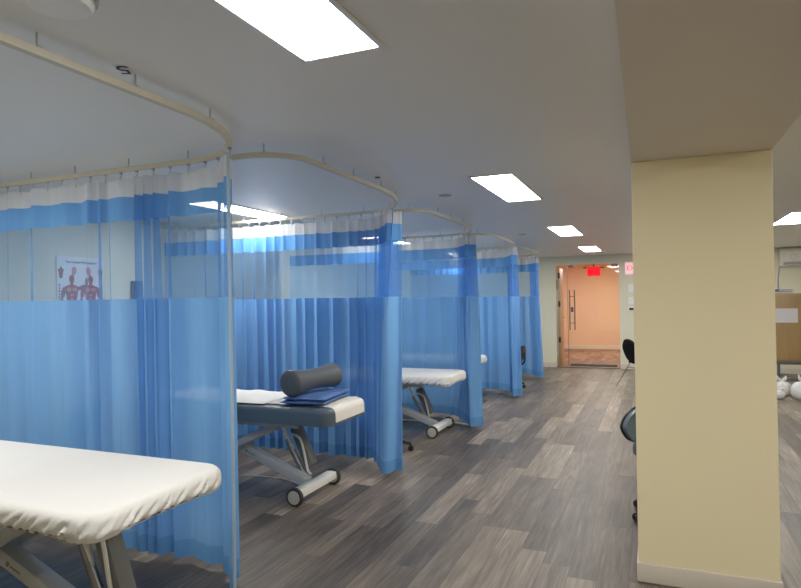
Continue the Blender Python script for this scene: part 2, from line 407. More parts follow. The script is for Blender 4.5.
# number "5" stuck on the ceiling over the first bay, and a small dark mark over the second
t = thing('bay_number', 'black number 5 stuck on the ceiling near the first curtain track', 'number', (-1.82, 1.70, ZC-.002))
o5 = text('numeral', '5', .115, (0, 0, 0), (PI, 0, R(-150)), 'ink', t, ext=.0006)
b = B(); bx(b, (0, 0, -.0015), (.035, .05, .003)); o = obj('ceiling_sticker', b, 'ink'); o.location = (-1.81, 3.95, ZC); o.rotation_euler = (0, 0, R(30)); tag(o, 'tiny dark sticker on the ceiling by the second curtain track', 'sticker')

# ------------------------------------------------------------------ curtain tracks and curtains
XF = -1.83; ZT = 2.315
CY = [2.76, 5.08, 7.40, 9.60, 11.8]; PY = [.45] + [y for y in CY[:-1]]
XFS = [-1.82, -1.83, -1.90, -1.89, -1.93]
AX = [.60, .65, .60, .55, .50]; AY = [.75, 1.1, .95, .9, .8]
TIP = [(-1.98, 2.54), (-1.98, 4.72), (-1.98, 6.98), (-1.95, 8.98), (-1.99, 11.4)]
def earc(cx, cy, rx, ry, a0, a1, n=24): return [Vector((cx+rx*math.cos(R(a0+(a1-a0)*k/n)), cy+ry*math.sin(R(a0+(a1-a0)*k/n)), 0)) for k in range(n+1)]
def arc(cx, cy, r, a0, a1, n=12): return [Vector((cx+r*math.cos(R(a0+(a1-a0)*k/n)), cy+r*math.sin(R(a0+(a1-a0)*k/n)), 0)) for k in range(n+1)]
def track_path(k):
    y0, y1 = PY[k], CY[k]; XF = XFS[k]
    r0 = .26
    pts = [Vector((XF-r0-.09, y0+.035, 0))] + arc(XF-r0, y0+.035+r0, r0, -90, 0) + earc(XF-AX[k], y1-AY[k], AX[k], AY[k], 0, 90) + [Vector((XL+.02, y1, 0))]
    return pts
def resample(pts, step):
    L = [0]
    for i in range(1, len(pts)): L.append(L[-1]+(pts[i]-pts[i-1]).length)
    n = int(L[-1]/step); out = []
    j = 0
    for i in range(n+1):
        s = L[-1]*i/n
        while j < len(L)-2 and L[j+1] < s: j += 1
        t = (s-L[j])/max(1e-9, L[j+1]-L[j]); out.append(pts[j].lerp(pts[j+1], t))
    return out, L[-1]/n
def ribbon_tube(bm, pts, w, h, z):
    rings = []
    n = len(pts)
    for i, p in enumerate(pts):
        t = (pts[min(i+1, n-1)]-pts[max(i-1, 0)]); t.z = 0; t.normalize(); nn = Vector((-t.y, t.x, 0))
        rings.append([bm.verts.new(Vector((p.x, p.y, z))+nn*a*w/2+Vector((0, 0, c*h/2))) for a, c in ((-1, -1), (1, -1), (1, 1), (-1, 1))])
    for i in range(n-1):
        for k in range(4): bm.faces.new((rings[i][k], rings[i][(k+1) % 4], rings[i+1][(k+1) % 4], rings[i+1][k]))
    bm.faces.new(rings[0][::-1]); bm.faces.new(rings[-1])
tl = ['nearest curved curtain track on the ceiling, around the first bed', 'second curved curtain track, around the grey bed', 'third curved curtain track, around the third bed', 'fourth curved curtain track from the camera', 'farthest curved curtain track, before the end wall']
TP = []
for k in range(5):
    pts, st = resample(track_path(k), .05)
    TP.append(pts)
    t = thing('curtain_track', tl[k], 'curtain track', (0, 0, 0), 0, 'curved ceiling curtain tracks')
    b = B(); ribbon_tube(b, pts, .030, .026, ZT); obj('rail', b, 'track', t)
    n = int(len(pts)*.05/.42)
    me = None
    for i in range(n):
        p = pts[min(len(pts)-1, int((i+.5)*len(pts)/n))]
        if me is None:
            b = B(); bx(b, (0, 0, -.050), (.035, .016, .006), bev=.001); cyl(b, (0, 0, 0), (0, 0, -.053), .0035, 8)
            q = obj('standoff', b, 'sticker', t); me = q.data
        else:
            q = bpy.data.objects.new('standoff', me); col.objects.link(q); q.parent = t
        q.location = (p.x, p.y, ZC)

def curtain(k, s0, length, label, base_wl, base_amp, bunch, seed, z_top=2.262, zband=(2.150, 2.005, 1.53), zbot=.05, blen=.35, extra=(), splay=(0, 0)):
    """hang a curtain from track k, leading edge at arc distance s0 past the end of the track's front bend"""
    rg = random.Random(seed)
    fine, st = resample(track_path(k), .008)
    # index where the corner arc is at 45 degrees
    i0 = min(range(len(fine)//3, len(fine)), key=lambda i: (fine[i]-Vector((TIP[k][0], TIP[k][1], 0))).length)
    i0 += int(s0/st); i1 = min(len(fine)-2, i0+int(length/st))
    path = fine[i0:i1]
    n = len(path)
    # phase / amplitude along the cloth
    ph = 0; P = []; wl = base_wl; nextp = 0
    jit = 1; a_j = 1
    for i in range(n):
        s = i*st
        if ph >= nextp:
            jit = rg.uniform(.65, 1.5); a_j = rg.uniform(.45, 1.35); nextp += 2*PI
        wlen, amp = base_wl*jit, base_amp*a_j
        if s < blen and bunch: wlen = bunch[0]*(.8+.4*jit/1.5); amp = bunch[1]*(.7+.3*a_j)
        for (c, hw, w2, a2) in extra:
            if abs(s-c) < hw: wlen, amp = w2, a2
        ph += 2*PI*st/wlen
        P.append((ph, amp))
    # smooth amplitudes
    A = [p[1] for p in P]
    for _ in range(3): A = [sum(A[max(0, i-3):i+4])/len(A[max(0, i-3):i+4]) for i in range(n)]
    ofs = [rg.uniform(0, 6.28) for _ in range(4)]
    def pt(i, z):
        p = path[i]; q = path[min(i+1, n-1)]-path[max(i-1, 0)]; q.normalize(); nn = Vector((-q.y, q.x, 0))
        h = (z_top-z)/(z_top-zbot)          # 0 top, 1 bottom
        s = i*st
        f = math.sin(P[i][0]+.5*math.sin(ofs[0]+2.2*h+s*2)) + .28*math.sin(2*P[i][0]+ofs[1]+1.5*h)
        w = A[i]*(.8+.2*min(1, h*2.2))*f + .02*h*math.sin(s*2.3+ofs[2])
        along = .35*A[i]*math.sin(2*P[i][0]+ofs[3])*(.3+.7*h)
        sag = 0
        if z > z_top-.002:
            sag = -.008*(1-math.cos(P[i][0]))/2
        k_ = max(0, 1-s/.9); k_ = k_*k_*(3-2*k_)*h**1.1
        return Vector((p.x, p.y, z+sag)) + nn*w + q*along + Vector((splay[0]*k_, splay[1]*k_, 0))
    root_p = pt(0, zbot)
    t = thing('privacy_curtain', label, 'curtain', (root_p.x, root_p.y, 0), 0, 'blue privacy curtains between the beds')
    off = Vector((root_p.x, root_p.y, 0))
    def sheet(name, zs, m, a=0, e=None, push=0):
        b = B(); g = []
        e = n if e is None else e
        for z in zs: g.append([b.verts.new(pt(i, z)-off) for i in range(a, e)])
        for j in range(len(zs)-1):
            for i in range(len(g[0])-1): b.faces.new((g[j][i], g[j][i+1], g[j+1][i+1], g[j+1][i]))
        o = obj(name, b, m, t, True, 179)
        return o
    z1, z2, z3 = zband
    sheet('header_mesh', [z_top, (z_top+z1)/2, z1], 'white_mesh')
    sheet('header_band', [z1, z2], 'band')
    sheet('mesh_panel', [z2, (z2+z3)/2, z3], 'mesh')
    zh = zbot+.10
    sheet('cloth_panel', [z3, 1.25, 1.0, .75, .5, .3, zh], 'blue')
    sheet('hem', [zh, zbot], 'hem')
    # edge binding: narrow folded strip along the leading edge
    b = B(); zs = [z_top-(z_top-zbot)*j/12 for j in range(13)]
    tube(b, [pt(0, z)-off for z in zs], .005 if k else .009, 6); obj('edge_binding', b, 'band' if k else 'binding', t)
    # hooks
    nh = max(8, int(n*st/.125)); me = None
    for j in range(nh):
        i = min(n-1, int((j+.3)*n/nh)); p = path[i]
        if me is None:
            b = B(); cyl(b, (0, 0, .045), (0, 0, .030), .010, 8); tube(b, smooth_path([(0, 0, .035), (.006, 0, .020), (-.004, 0, .006), (.003, 0, -.010), (0, 0, -.018)], 4), .003, 5)
            q = obj('hook', b, 'hook', t); me = q.data
        else: q = bpy.data.objects.new('hook', me); col.objects.link(q); q.parent = t
        q.location = (p.x-off.x, p.y-off.y, z_top-.002)
    return t, pt
t, pt = curtain(0, .0, 3.2, 'nearest blue privacy curtain, spread flat beside the first white bed', .21, .040, (.18, .03), 3, zbot=.03, splay=(-.01, .02), extra=((.86, .10, .07, .05), (1.25, .06, .08, .03)))
b = B(); bx(b, (0, 0, 0), (.003, .045, .085), Matrix.Rotation(R(35), 3, 'Z')); q = obj('care_tag', b, 'plate', t)
p = pt(9, 2.13)-Vector(t.location); q.location = (p.x+.012, p.y-.012, 2.13); q.location.z = 2.14
curtain(1, .0, 3.1, 'blue privacy curtain in tight folds behind the grey vinyl bed', .125, .045, (.10, .085), 11, splay=(-.05, -.02))
curtain(2, .0, 3.0, 'blue privacy curtain bunched at its edge, behind the third bed', .17, .022, (.085, .08), 21, blen=.42, splay=(.10, -.26))
curtain(3, .0, 2.9, 'fourth blue privacy curtain from the camera, behind the mostly hidden white bed', .16, .02, (.085, .07), 31, blen=.40, splay=(.0, .0))
curtain(4, .0, 2.9, 'farthest blue privacy curtain, next to the end wall', .14, .02, (.08, .06), 41, blen=.32, splay=(.08, -.2))

# ------------------------------------------------------------------ treatment beds
def rr_outline(x0, x1, y0, y1, r, n=10, step=.03):
    """rounded rectangle outline, counter clockwise, evenly sampled"""
    c = [(x1-r, y0+r, -90), (x1-r, y1-r, 0), (x0+r, y1-r, 90), (x0+r, y0+r, 180)]
    pts = []
    for cx, cy, a in c:
        for k in range(n+1): pts.append(Vector((cx+r*math.cos(R(a+90*k/n)), cy+r*math.sin(R(a+90*k/n)), 0)))
    pts.append(pts[0].copy())
    rs, _ = resample(pts, step); return rs[:-1]
def slab(x0, x1, y0, y1, z0, z1, r, re, step=.03, wr=None, hemdrop=None, bottom=True):
    """cushion: rings from the centre line out over a rounded edge and down. wr(s,h,pos) gives outward displacement"""
    out = rr_outline(x0, x1, y0, y1, r, step=step); n = len(out)
    cx, cy = (x0+x1)/2, (y0+y1)/2
    nor = []
    for i in range(n):
        t = (out[(i+1) % n]-out[i-1]).normalized(); nor.append(Vector((t.y, -t.x, 0)))
    prof = []  # inset, z
    hw = (y1-y0)/2
    for f in (.12, .4, .7, .86): prof.append((hw-f*(hw-re), z1, 'top'))
    for k in range(7):
        a = R(90*k/6); prof.append((re-re*math.sin(a), z1-re+re*math.cos(a), 'edge'))
    hh = z1-re-z0
    for k in range(1, 7): prof.append((0, z1-re-hh*k/6, 'side'))
    b = B(); rings = []
    for (ins, z, kind) in prof:
        ring = []
        for i in range(n):
            p = out[i]
            # inset clamp: move towards the centre line
            q = p-nor[i]*ins
            if ins > r:
                q.x = min(max(p.x-nor[i].x*ins, x0+ins), x1-ins); q.y = min(max(p.y-nor[i].y*ins, y0+ins), y1-ins)
            if kind == 'top':
                f_ = (hw-ins)/(hw-re); pi_ = p-nor[i]*re
                c_ = Vector((min(max(p.x, x0+hw), x1-hw), cy, 0)); q = c_.lerp(pi_, f_)
            h = (z1-z)/(z1-z0)
            d = wr(i/n, h, p) if wr else (0, 0)
            q = q+nor[i]*d[0]; q.z = z+d[1]
            if hemdrop and kind == 'side': q.z -= hemdrop(p)*(h)
            ring.append(b.verts.new(q))
        rings.append(ring)
    for j in range(len(rings)-1):
        for i in range(n): b.faces.new((rings[j][i], rings[j][(i+1) % n], rings[j+1][(i+1) % n], rings[j+1][i]))
    b.faces.new(rings[0][::-1])
    if bottom: b.faces.new(rings[-1])
    bmesh.ops.remove_doubles(b, verts=b.verts, dist=.0004)
    return b
def bed(loc, rz, label, Ht, W=.66, L=1.9, cushion='vinyl', feet=.36, th=.125, r=.085):
    """treatment table; origin on floor under the centre of the aisle end; body runs to -x"""
    t = thing('treatment_bed', label, 'treatment bed', loc, rz, 'adjustable treatment beds in the bays')
    obj('mattress', slab(-L, 0, -W/2, W/2, Ht-th, Ht, r, .04), cushion, t)
    zb = Ht-th
    b = B(); bx(b, (-L/2, 0, zb-.008), (L-.12, W-.12, .016), bev=.004); obj('platform', b, 'dark_steel', t)
    b = B()
    for s in (-1, 1): beam(b, (-L+.25, s*.17, zb-.035), (-.35, s*.17, zb-.035), .03, .04, .004)
    obj('frame', b, 'grey_steel', t)
    cr = (-1.12, .34*(Ht-.06)/.66+.0)
    top = zb-.06
    # lower arm: from wheel bar up towards the head
    for nm, a, c, yy in (('lift_arm', (-feet-.06, .095), (max(-L+.12, -feet-.06-(top-.095)/.38), top), .0), ('lift_arm', (-.60, top), (-L+.30, .07), .0)):
        b = B()
        off = .065 if nm == 'lift_arm' and a[0] == -.60 else 0
        if off:
            for s in (-1, 1): beam(b, (a[0], s*off*1.5, a[1]), (c[0], s*off*1.5, c[1]), .035, .055, .006)
            beam(b, (a[0], -.11, a[1]), (a[0], .11, a[1]), .035, .035, .004)
        else:
            beam(b, (a[0], 0, a[1]), (c[0], 0, c[1]), .085, .07, .008)
        ar = obj(nm, b, 'grey_steel', t)
        if not off:
            dx, dz = c[0]-a[0], c[1]-a[1]; ang = math.atan2(dz, dx)
            px, pz = a[0]+dx*.47, a[1]+dz*.47
            b = B(); L0 = .012
            dirv = Vector((dx, 0, dz)).normalized(); upv = Vector((-dz, 0, dx)).normalized()*(-1 if dx < 0 else 1)
            rotm = Matrix((dirv*-1, Vector((0, 1, 0)), upv)).transposed()
            c0 = Vector((px, -.0435, pz))
            bx(b, c0, (.006, .002, .018), rotm); bx(b, c0+dirv*-.010, (.006, .002, .018), rotm); bx(b, c0+dirv*-.005-upv*.008, (.014, .002, .005), rotm)
            for q in range(7): bx(b, c0+dirv*-(.028+.010*q)-upv*.002, (.0055, .002, .008), rotm)
            obj('logo', b, 'clip', ar)
    b = B(); cyl(b, (-1.13, -.12, zb*.5+.05), (-1.13, .12, zb*.5+.05), .018, 12); obj('pivot', b, 'dark_steel', t)
    # wheel bar and foot bar
    wy = min(W/2, .285)
    b = B(); bx(b, (-feet, 0, .085), (.085, 2*wy-.03, .058), bev=.006); obj('wheel_bar', b, 'light_steel', t)
    for s in (-1, 1):
        b = B(); cyl(b, (-feet, s*wy-.016, .068), (-feet, s*wy+.016, .068), .068, 28, .008); wh = obj('wheel', b, 'rubber', t)
        b = B(); cyl(b, (-feet, s*wy-.021, .068), (-feet, s*wy+.021, .068), .050, 24, .003); cyl(b, (-feet, s*wy-.025, .068), (-feet, s*wy+.025, .068), .011, 10); obj('hub', b, 'hub', wh)
    b = B(); bx(b, (-L+.26, 0, .05), (.07, 2*wy, .05), bev=.008)
    for s in (-1, 1): cyl(b, (-L+.26, s*(wy-.03), .0), (-L+.26, s*(wy-.03), .03), .025, 12)
    obj('foot_bar', b, 'light_steel', t)
    # actuator with motor
    b = B(); ya = .06
    fx = (feet-.36)*.4; tube(b, [(-.68-fx, ya, top), (-.56-fx, ya, top-(top-.12)*.55)], .017, 12); obj('piston', b, 'light_steel', t)
    b = B(); tube(b, [(-.62-fx, ya, top-(top-.12)*.34), (-.46-fx, ya, .13)], .024, 12); obj('cylinder', b, 'gunmetal', t)
    b = B(); beam(b, (-.57-fx, ya+.06, top-.05), (-.43-fx, ya+.06, .19), .09, .085, .015); mo = obj('motor', b, 'motor', t)
    b = B(); tube(b, smooth_path([(-.57-fx, ya+.005, top-.10), (-.49-fx, ya-.01, top-.13), (-.46-fx, ya, .30), (-.43-fx, ya, .17), (-.42-fx, ya+.03, .13)], 6), .010, 8); obj('hose', b, 'light_steel', mo)
    return t
bed1 = bed((-1.81, 1.895, 0), 0, 'nearest treatment bed, steel arms showing under its white fitted sheet',   .755, W=.73, feet=.20, th=.08, r=.12)
bed2 = bed((-2.14, 4.10, 0), 0, 'treatment bed with bare slate grey vinyl mattress carrying the bolster', .725, W=.63, feet=.31)
bed3 = bed((-2.02, 6.47, 0), 0, 'third treatment bed, wheels showing beneath a white fitted sheet', .675, W=.66, feet=.21, th=.09)
bed4 = bed((-2.36, 8.75, 0), 0, 'treatment bed mostly hidden behind the third curtain edge', .635, W=.66, th=.09)

def fitted_sheet(loc, Ht, label, W, L=1.93, drop=.10, seed=1, amp=.010, r=.10):
    rg = random.Random(seed); o1, o2, o3 = [rg.uniform(0, 6) for _ in range(3)]
    per = 2*(L+W)
    def wr(s, h, p):
        # gathers pulled in by the elastic, slanting towards the corners, growing to the hem
        u = s*per
        k = max(0, h-.10)*(1-.75*max(0, h-.55)/.45)
        cd = min(abs(p.y+W/2)+abs(p.x-0), abs(p.y-W/2)+abs(p.x-0))
        slant = 15*h
        g = math.sin(u*150+o1+slant+1.6*math.sin(u*17+o2)) * (.6+.4*math.sin(u*31+o3)) + .5*math.sin(u*83+o2+slant*.8)
        tuck = -.020*max(0, h-.75)*4
        topw = 0
        return (amp*k*1.3*g + tuck, topw)
    def drp(p):
        # hem hangs lower at the two aisle corners, higher mid side
        c = min((Vector((p.x, p.y))-Vector((0, s*W/2))).length for s in (-1, 1))
        return .014*math.exp(-(c/.14)**2)-.004
    b = slab(-L, .012, -W/2-.012, W/2+.012, Ht-drop, Ht+.006, r, .035, step=.008, wr=wr, hemdrop=drp, bottom=False)
    o = obj('fitted_sheet', b, 'sheet', None, True, 80); o.location = loc
    tag(o, label, 'sheet', 'white fitted sheets on the beds'); return o
fitted_sheet((-1.81, 1.895, 0), .757, 'white wrinkled fitted sheet stretched over the nearest bed', .73, seed=2, drop=.092, amp=.0155, r=.12)
fitted_sheet((-2.02, 6.47, 0), .677, 'white fitted sheet gathered over the third bed', .66, seed=5, drop=.102, amp=.016)
fitted_sheet((-2.36, 8.75, 0), .637, 'small visible end of white sheet past the third curtain edge', .66, seed=9, drop=.10)

# white paper strip on the grey bed, draped over its end
b = B(); g = []
HB = .725; xs = []
prof = [(-1.75, HB+.004), (-1.2, HB+.004), (-.8, HB+.004), (-.4, HB+.004), (-.1, HB+.004), (-.045, HB+.004)] + [(-.045+.049*math.sin(R(a)), HB-.045+.049*math.cos(R(a))) for a in (20, 40, 60, 80, 90)] + [(.0055, HB-.08), (.006, HB-.105)]
pf = []
for i in range(len(prof)-1):
    for k in range(5):
        t_ = k/5; pf.append((prof[i][0]*(1-t_)+prof[i+1][0]*t_, prof[i][1]*(1-t_)+prof[i+1][1]*t_))
pf.append(prof[-1])
for i, (x, z) in enumerate(pf):
    row = []
    for j in range(31):
        y = -.225+.47*j/30
        flat = x < -.06
        row.append(b.verts.new((x, y+(.006*math.sin(i*.35) if flat else 0), z+(.002+.002*math.sin(j*.9+x*7)+.0016*math.sin(x*23+j*.3) if flat else 0))))
    g.append(row)
for i in range(len(g)-1):
    for j in range(30): b.faces.new((g[i][j], g[i+1][j], g[i+1][j+1], g[i][j+1]))
o = obj('paper_cover', b, 'paper', None, True, 60); o.location = (-2.14, 4.10, 0); tag(o, 'strip of white paper cover running over the grey bed and its end', 'cover')
# second rumpled white sheet further up the grey bed
b = B(); g = []
for i in range(50):
    x = -1.7+1.12*i/49; row = []
    for j in range(36):
        y = -.285+.55*j/35
        e = min(1, min(i, 49-i)/4)*min(1, min(j, 35-j)/3)
        z = HB+.012+e*(.016+.008*math.sin(x*19+y*5)+.006*math.sin(y*23+x*7))
        row.append(b.verts.new((x+.01*math.sin(j*.7), y, z)))
    g.append(row)
for i in range(49):
    for j in range(35): b.faces.new((g[i][j], g[i+1][j], g[i+1][j+1], g[i][j+1]))
o = obj('folded_sheet', b, 'sheet', None, True, 60); o.location = (-2.14, 4.10, 0); tag(o, 'rumpled white sheet lying on the grey bed left of the bolster', 'sheet')

# folded blue towel
t = thing('folded_towel', 'folded blue towel under the bolster on the grey bed', 'towel', (-2.43, 4.10, HB+.012), R(6))
def towel_layer(z0, th, sx, sy, sd):
    b = B(); rg = random.Random(sd); n = 40; m = 22
    top = []; bot = []
    for i in range(n+1):
        u = i/n*2-1; r1 = []; r2 = []
        for j in range(m+1):
            v = j/m*2-1
            e = (1-abs(u)**8)*(1-abs(v)**8)
            x = u*sx/2; y = v*sy/2
            wav = .004*math.sin(x*22+sd)+.004*math.sin(y*18+sd*2)
            r1.append(b.verts.new((x, y, z0+th*.5+th*.5*math.sqrt(max(e, 0))+wav*e))); r2.append(b.verts.new((x, y, z0+th*.5-th*.5*math.sqrt(max(e, 0)))))
        top.append(r1); bot.append(r2)
    for i in range(n):
        for j in range(m):
            b.faces.new((top[i][j], top[i+1][j], top[i+1][j+1], top[i][j+1])); b.faces.new((bot[i][j], bot[i][j+1], bot[i+1][j+1], bot[i+1][j]))
    bmesh.ops.remove_doubles(b, verts=b.verts, dist=.0005)
    return b
obj('towel_fold', towel_layer(0, .030, .36, .53, 1), 'towel', t, True, 70)
o_ = obj('towel_fold', towel_layer(.028, .030, .35, .52, 4), 'towel', t, True, 70); o_.location = (.008, .008, 0)
# bolster (waisted roll) lying across the bed
b = B(); n = 60; Lb = .58
rad = []
pts = []
for i in range(n+1):
    u = i/n*2-1
    r = .062+.022*math.cos(u*PI*1.0+PI)*.9
    r = .078+.024*abs(u)**1.6
    e = 1-abs(u); 
    if e < .09: r *= math.sqrt(max(0, 1-(1-e/.09)**2))*.45+.55 if e > 0 else .55
    pts.append((0, u*Lb/2, 0)); rad.append(r)
tube(b, pts, rad, 32)
bo = obj('bolster', b, 'bolster', None, True, 50); bo.scale = (1.0, 1, 1); bo.location = (-2.46, 4.10, HB+.07+.102); bo.rotation_euler = (0, 0, R(-6))
tag(bo, 'dark grey waisted vinyl bolster on the blue towel', 'bolster')
for s in (-1, 1):
    b = B(); tube(b, [(.049*1.5*math.cos(a_*PI/16), s*(Lb/2-.006), .049*1.5*math.sin(a_*PI/16)) for a_ in range(33)], .0045, 6, False); obj('piping', b, 'bolster', bo)

# power cords on the floor
def cord(pts, label, mname='cable', r=.005):
    b = B(); tube(b, smooth_path(pts, 8), r, 8); o = obj('power_cord', b, mname, None, True, 80); tag(o, label, 'cord'); return o
cord([(-2.62, 4.20, .006), (-2.8, 4.32, .006), (-3.1, 4.36, .006), (-3.5, 4.30, .006), (-3.9, 4.42, .006), (-4.7, 4.6, .006)], 'thin grey cord on the floor under the grey bed')
cord([(-4.5, 6.98, .014), (-3.4, 6.95, .014), (-2.7, 6.98, .014), (-2.45, 6.92, .014), (-2.25, 7.02, .014), (-2.1, 6.96, .014), (-1.99, 6.90, .014)], 'pale cord on the floor behind the third bed wheels', 'light_steel', .012)

# ------------------------------------------------------------------ rolling stools and chairs
def star_base(t, n=5, r=.28, rot=0., col_h=.32, mat_='black'):
    b = B(); cyl(b, (0, 0, .07), (0, 0, .13), .035, 16, .005); cyl(b, (0, 0, .12), (0, 0, col_h), .022, 14); obj('column', b, mat_, t)
    for k in range(n):
        a = rot+2*PI*k/n; c, s = math.cos(a), math.sin(a)
        b = B(); tube(b, smooth_path([(.02*c, .02*s, .105), (r*.6*c, r*.6*s, .095), (r*c, r*s, .075)], 4), [.02, .02, .019, .019, .018, .018, .017, .016, .015][:9], 8); lg = obj('leg', b, mat_, t)
        b = B(); px, py = -s*.012, c*.012
        for q in (-1, 1): cyl(b, (r*c+px*q*.6, r*s+py*q*.6, .028), (r*c+px*q*2.0, r*s+py*q*2.0, .028), .028, 16, .004)
        cyl(b, (r*c, r*s, .04), (r*c, r*s, .08), .008, 8); bx(b, (r*c, r*s, .048), (.034, .034, .024), Matrix.Rotation(a, 3, 'Z'), bev=.006); obj('caster', b, 'black', lg)
def stool(loc, rz, label, h=.52, col_m='vinyl'):
    t = thing('rolling_stool', label, 'stool', loc, rz)
    star_base(t, col_h=h-.08)
    b = B(); lathe(b, [(.10, -.085), (.165, -.08), (.18, -.06), (.18, -.025), (.165, -.004), (.10, 0), (.0, .002)], (0, 0, h)); obj('seat', b, col_m, t)
    return t
stool((-2.515, 5.52, 0), R(20), 'round grey rolling stool half hidden behind the second curtain edge', h=.535)


def task_chair(loc, rz, label, dark='vinyl'):
    t = thing('task_chair', label, 'chair', loc, rz)
    star_base(t, rot=R(50), r=.25, col_h=.42)
    b = B(); b2 = slab(-.20, .20, -.20, .20, .42, .49, .13, .03); b.free(); obj('seat', b2, dark, t)
    # backrest: curved pad with black shell, at -x side
    def padm(th, ins, x0):
        b = B(); gi = []
        for i in range(17):
            v = i/16*2-1; row = []
            for j in range(17):
                u = j/16*2-1
                wy = (.20-ins)*(1-.12*(v > 0)*v); 
                # superellipse-ish mapping square -> rounded
                sx = u*math.sqrt(1-.42*v*v); sz = v*math.sqrt(1-.42*u*u)
                row.append((x0+.05*(u*u)-.02*v, sx*wy*1.15, .59+sz*(.108-ins)*1.15))
            gi.append(row)
        F = [[b.verts.new(p) for p in r] for r in gi]; K = [[b.verts.new((p[0]-th, p[1], p[2])) for p in r] for r in gi]
        for i in range(16):
            for j in range(16):
                b.faces.new((F[i][j], F[i][j+1], F[i+1][j+1], F[i+1][j])); b.faces.new((K[i][j], K[i+1][j], K[i+1][j+1], K[i][j+1]))
        for i in range(16):
            b.faces.new((F[i][0], F[i+1][0], K[i+1][0], K[i][0])); b.faces.new((F[i][16], K[i][16], K[i+1][16], F[i+1][16]))
            b.faces.new((F[0][i], K[0][i], K[0][i+1], F[0][i+1])); b.faces.new((F[16][i], F[16][i+1], K[16][i+1], K[16][i]))
        return b
    bs = obj('backrest', padm(.045, .008, -.20), dark, t)
    obj('back_shell', padm(.016, .0, -.243), 'black', bs)
    b = B(); tube(b, smooth_path([(-.05, 0, .41), (-.2, 0, .39), (-.285, 0, .45), (-.285, 0, .60)], 6), .016, 8); obj('back_support', b, 'black', t)
    return t
task_chair((.075, 4.50, 0), R(-50), 'slate grey task chair mostly hidden behind the left of the pillar')
task_chair((-2.27, 10.15, 0), R(165), 'black chair peeking out behind the fourth curtain edge', 'black')
task_chair((-4.36, 3.40, 0), R(200), 'dark chair showing as a shadow through the nearest curtain', 'black')
task_chair((-4.3, 5.65, 0), R(200), 'dark chair in the bay of the third bed, hidden by the second curtain', 'black')

# black chair with steel legs by the door
t = thing('side_chair', 'black side chair with thin steel legs next to the glass door, part hidden by pillar', 'chair', (-.18, 10.72, 0), R(33))
b = B(); gi = []
for i in range(15):
    v = i/14; row = []
    for j in range(13):
        u = j/12*2-1
        ww = .20*(1-.35*abs(v*2-1)**4)
        row.append(Vector((-.27+.13*(1-v)+.035*u*u-.02*math.sin(v*PI), u*ww, .41+.40*v-.05*(abs(u)**3)*v)))
    gi.append(row)
F = [[b.verts.new(p) for p in r] for r in gi]; K = [[b.verts.new(p+Vector((-.035, 0, -.01))) for p in r] for r in gi]
for i in range(14):
    for j in range(12):
        b.faces.new((F[i][j], F[i][j+1], F[i+1][j+1], F[i+1][j])); b.faces.new((K[i][j], K[i+1][j], K[i+1][j+1], K[i][j+1]))
for i in range(14):
    b.faces.new((F[i][0], F[i+1][0], K[i+1][0], K[i][0])); b.faces.new((F[i][12], K[i][12], K[i+1][12], F[i+1][12]))
for j in range(12):
    b.faces.new((F[0][j], K[0][j], K[0][j+1], F[0][j+1])); b.faces.new((F[14][j], F[14][j+1], K[14][j+1], K[14][j]))
obj('backrest', b, 'black_fabric', t)
obj('seat', slab(-.16, .26, -.21, .21, .405, .445, .06, .018), 'black_fabric', t)
for s in (-1, 1):
    b = B(); tube(b, [(-.10, s*.20, .42), (-.27 - (.10 if s > 0 else 0), s*.21, .01)], .010, 8); obj('leg', b, 'gunmetal', t)
    b = B(); tube(b, [(.05, s*.20, .41), (.26, s*.21, .01)], .010, 8); obj('leg', b, 'gunmetal', t)
b = B(); tube(b, [(-.13, -.20, .33), (-.16, .20, .33)], .008, 8); obj('stretcher', b, 'gunmetal', t)

# ------------------------------------------------------------------ wall things
# muscle chart, on the left wall
t = thing('anatomy_chart', 'muscle anatomy chart on the wall behind the nearest curtain', 'poster', (XL+.006, 4.06, 1.58))
PW, PH = .50, .72
b = B(); bx(b, (0, 0, 0), (.004, PW, PH)); obj('sheet', b, 'poster', t, False)
text('title', 'The Human Musculature', .033, (.004, 0, .31), (PI/2, 0, PI/2), 'ink', t, .0004)
def poly(bm, pts, x=.0035):
    vs = [bm.verts.new((x, p[0], p[1])) for p in pts]; bm.faces.new(vs)
def ell(bm, cy, cz, ry, rz, rot=0, x=.0035, n=14):
    poly(bm, [(cy+ry*math.cos(2*PI*k/n)*math.cos(rot)-rz*math.sin(2*PI*k/n)*math.sin(rot), cz+ry*math.cos(2*PI*k/n)*math.sin(rot)+rz*math.sin(2*PI*k/n)*math.cos(rot)) for k in range(n)], x)
def figure(bm, cy, cz, s, arm=0):
    ell(bm, cy, cz+.155*s, .028*s, .038*s); ell(bm, cy, cz+.11*s, .016*s, .03*s, 0, .0036)
    poly(bm, [(cy-.075*s, cz+.085*s), (cy-.02*s, cz+.105*s), (cy+.02*s, cz+.105*s), (cy+.075*s, cz+.085*s), (cy+.055*s, cz-.01*s), (cy+.042*s, cz-.08*s), (cy+.055*s, cz-.14*s), (cy-.055*s, cz-.14*s), (cy-.042*s, cz-.08*s), (cy-.055*s, cz-.01*s)], .0037)
    for q in (-1, 1):
        if arm and q == 1:
            ell(bm, cy+.11*s, cz+.08*s, .022*s, .05*s, R(-70), .0038); ell(bm, cy+.155*s, cz+.125*s, .016*s, .05*s, 0, .0039)
        else:
            ell(bm, cy+q*.088*s, cz+.03*s, .022*s, .055*s, R(12*q), .0038); ell(bm, cy+q*.104*s, cz-.06*s, .016*s, .055*s, R(8*q), .0039)
        ell(bm, cy+q*.03*s, cz-.22*s, .028*s, .095*s, R(3*q), .0038); ell(bm, cy+q*.034*s, cz-.37*s, .018*s, .075*s, 0, .0039)
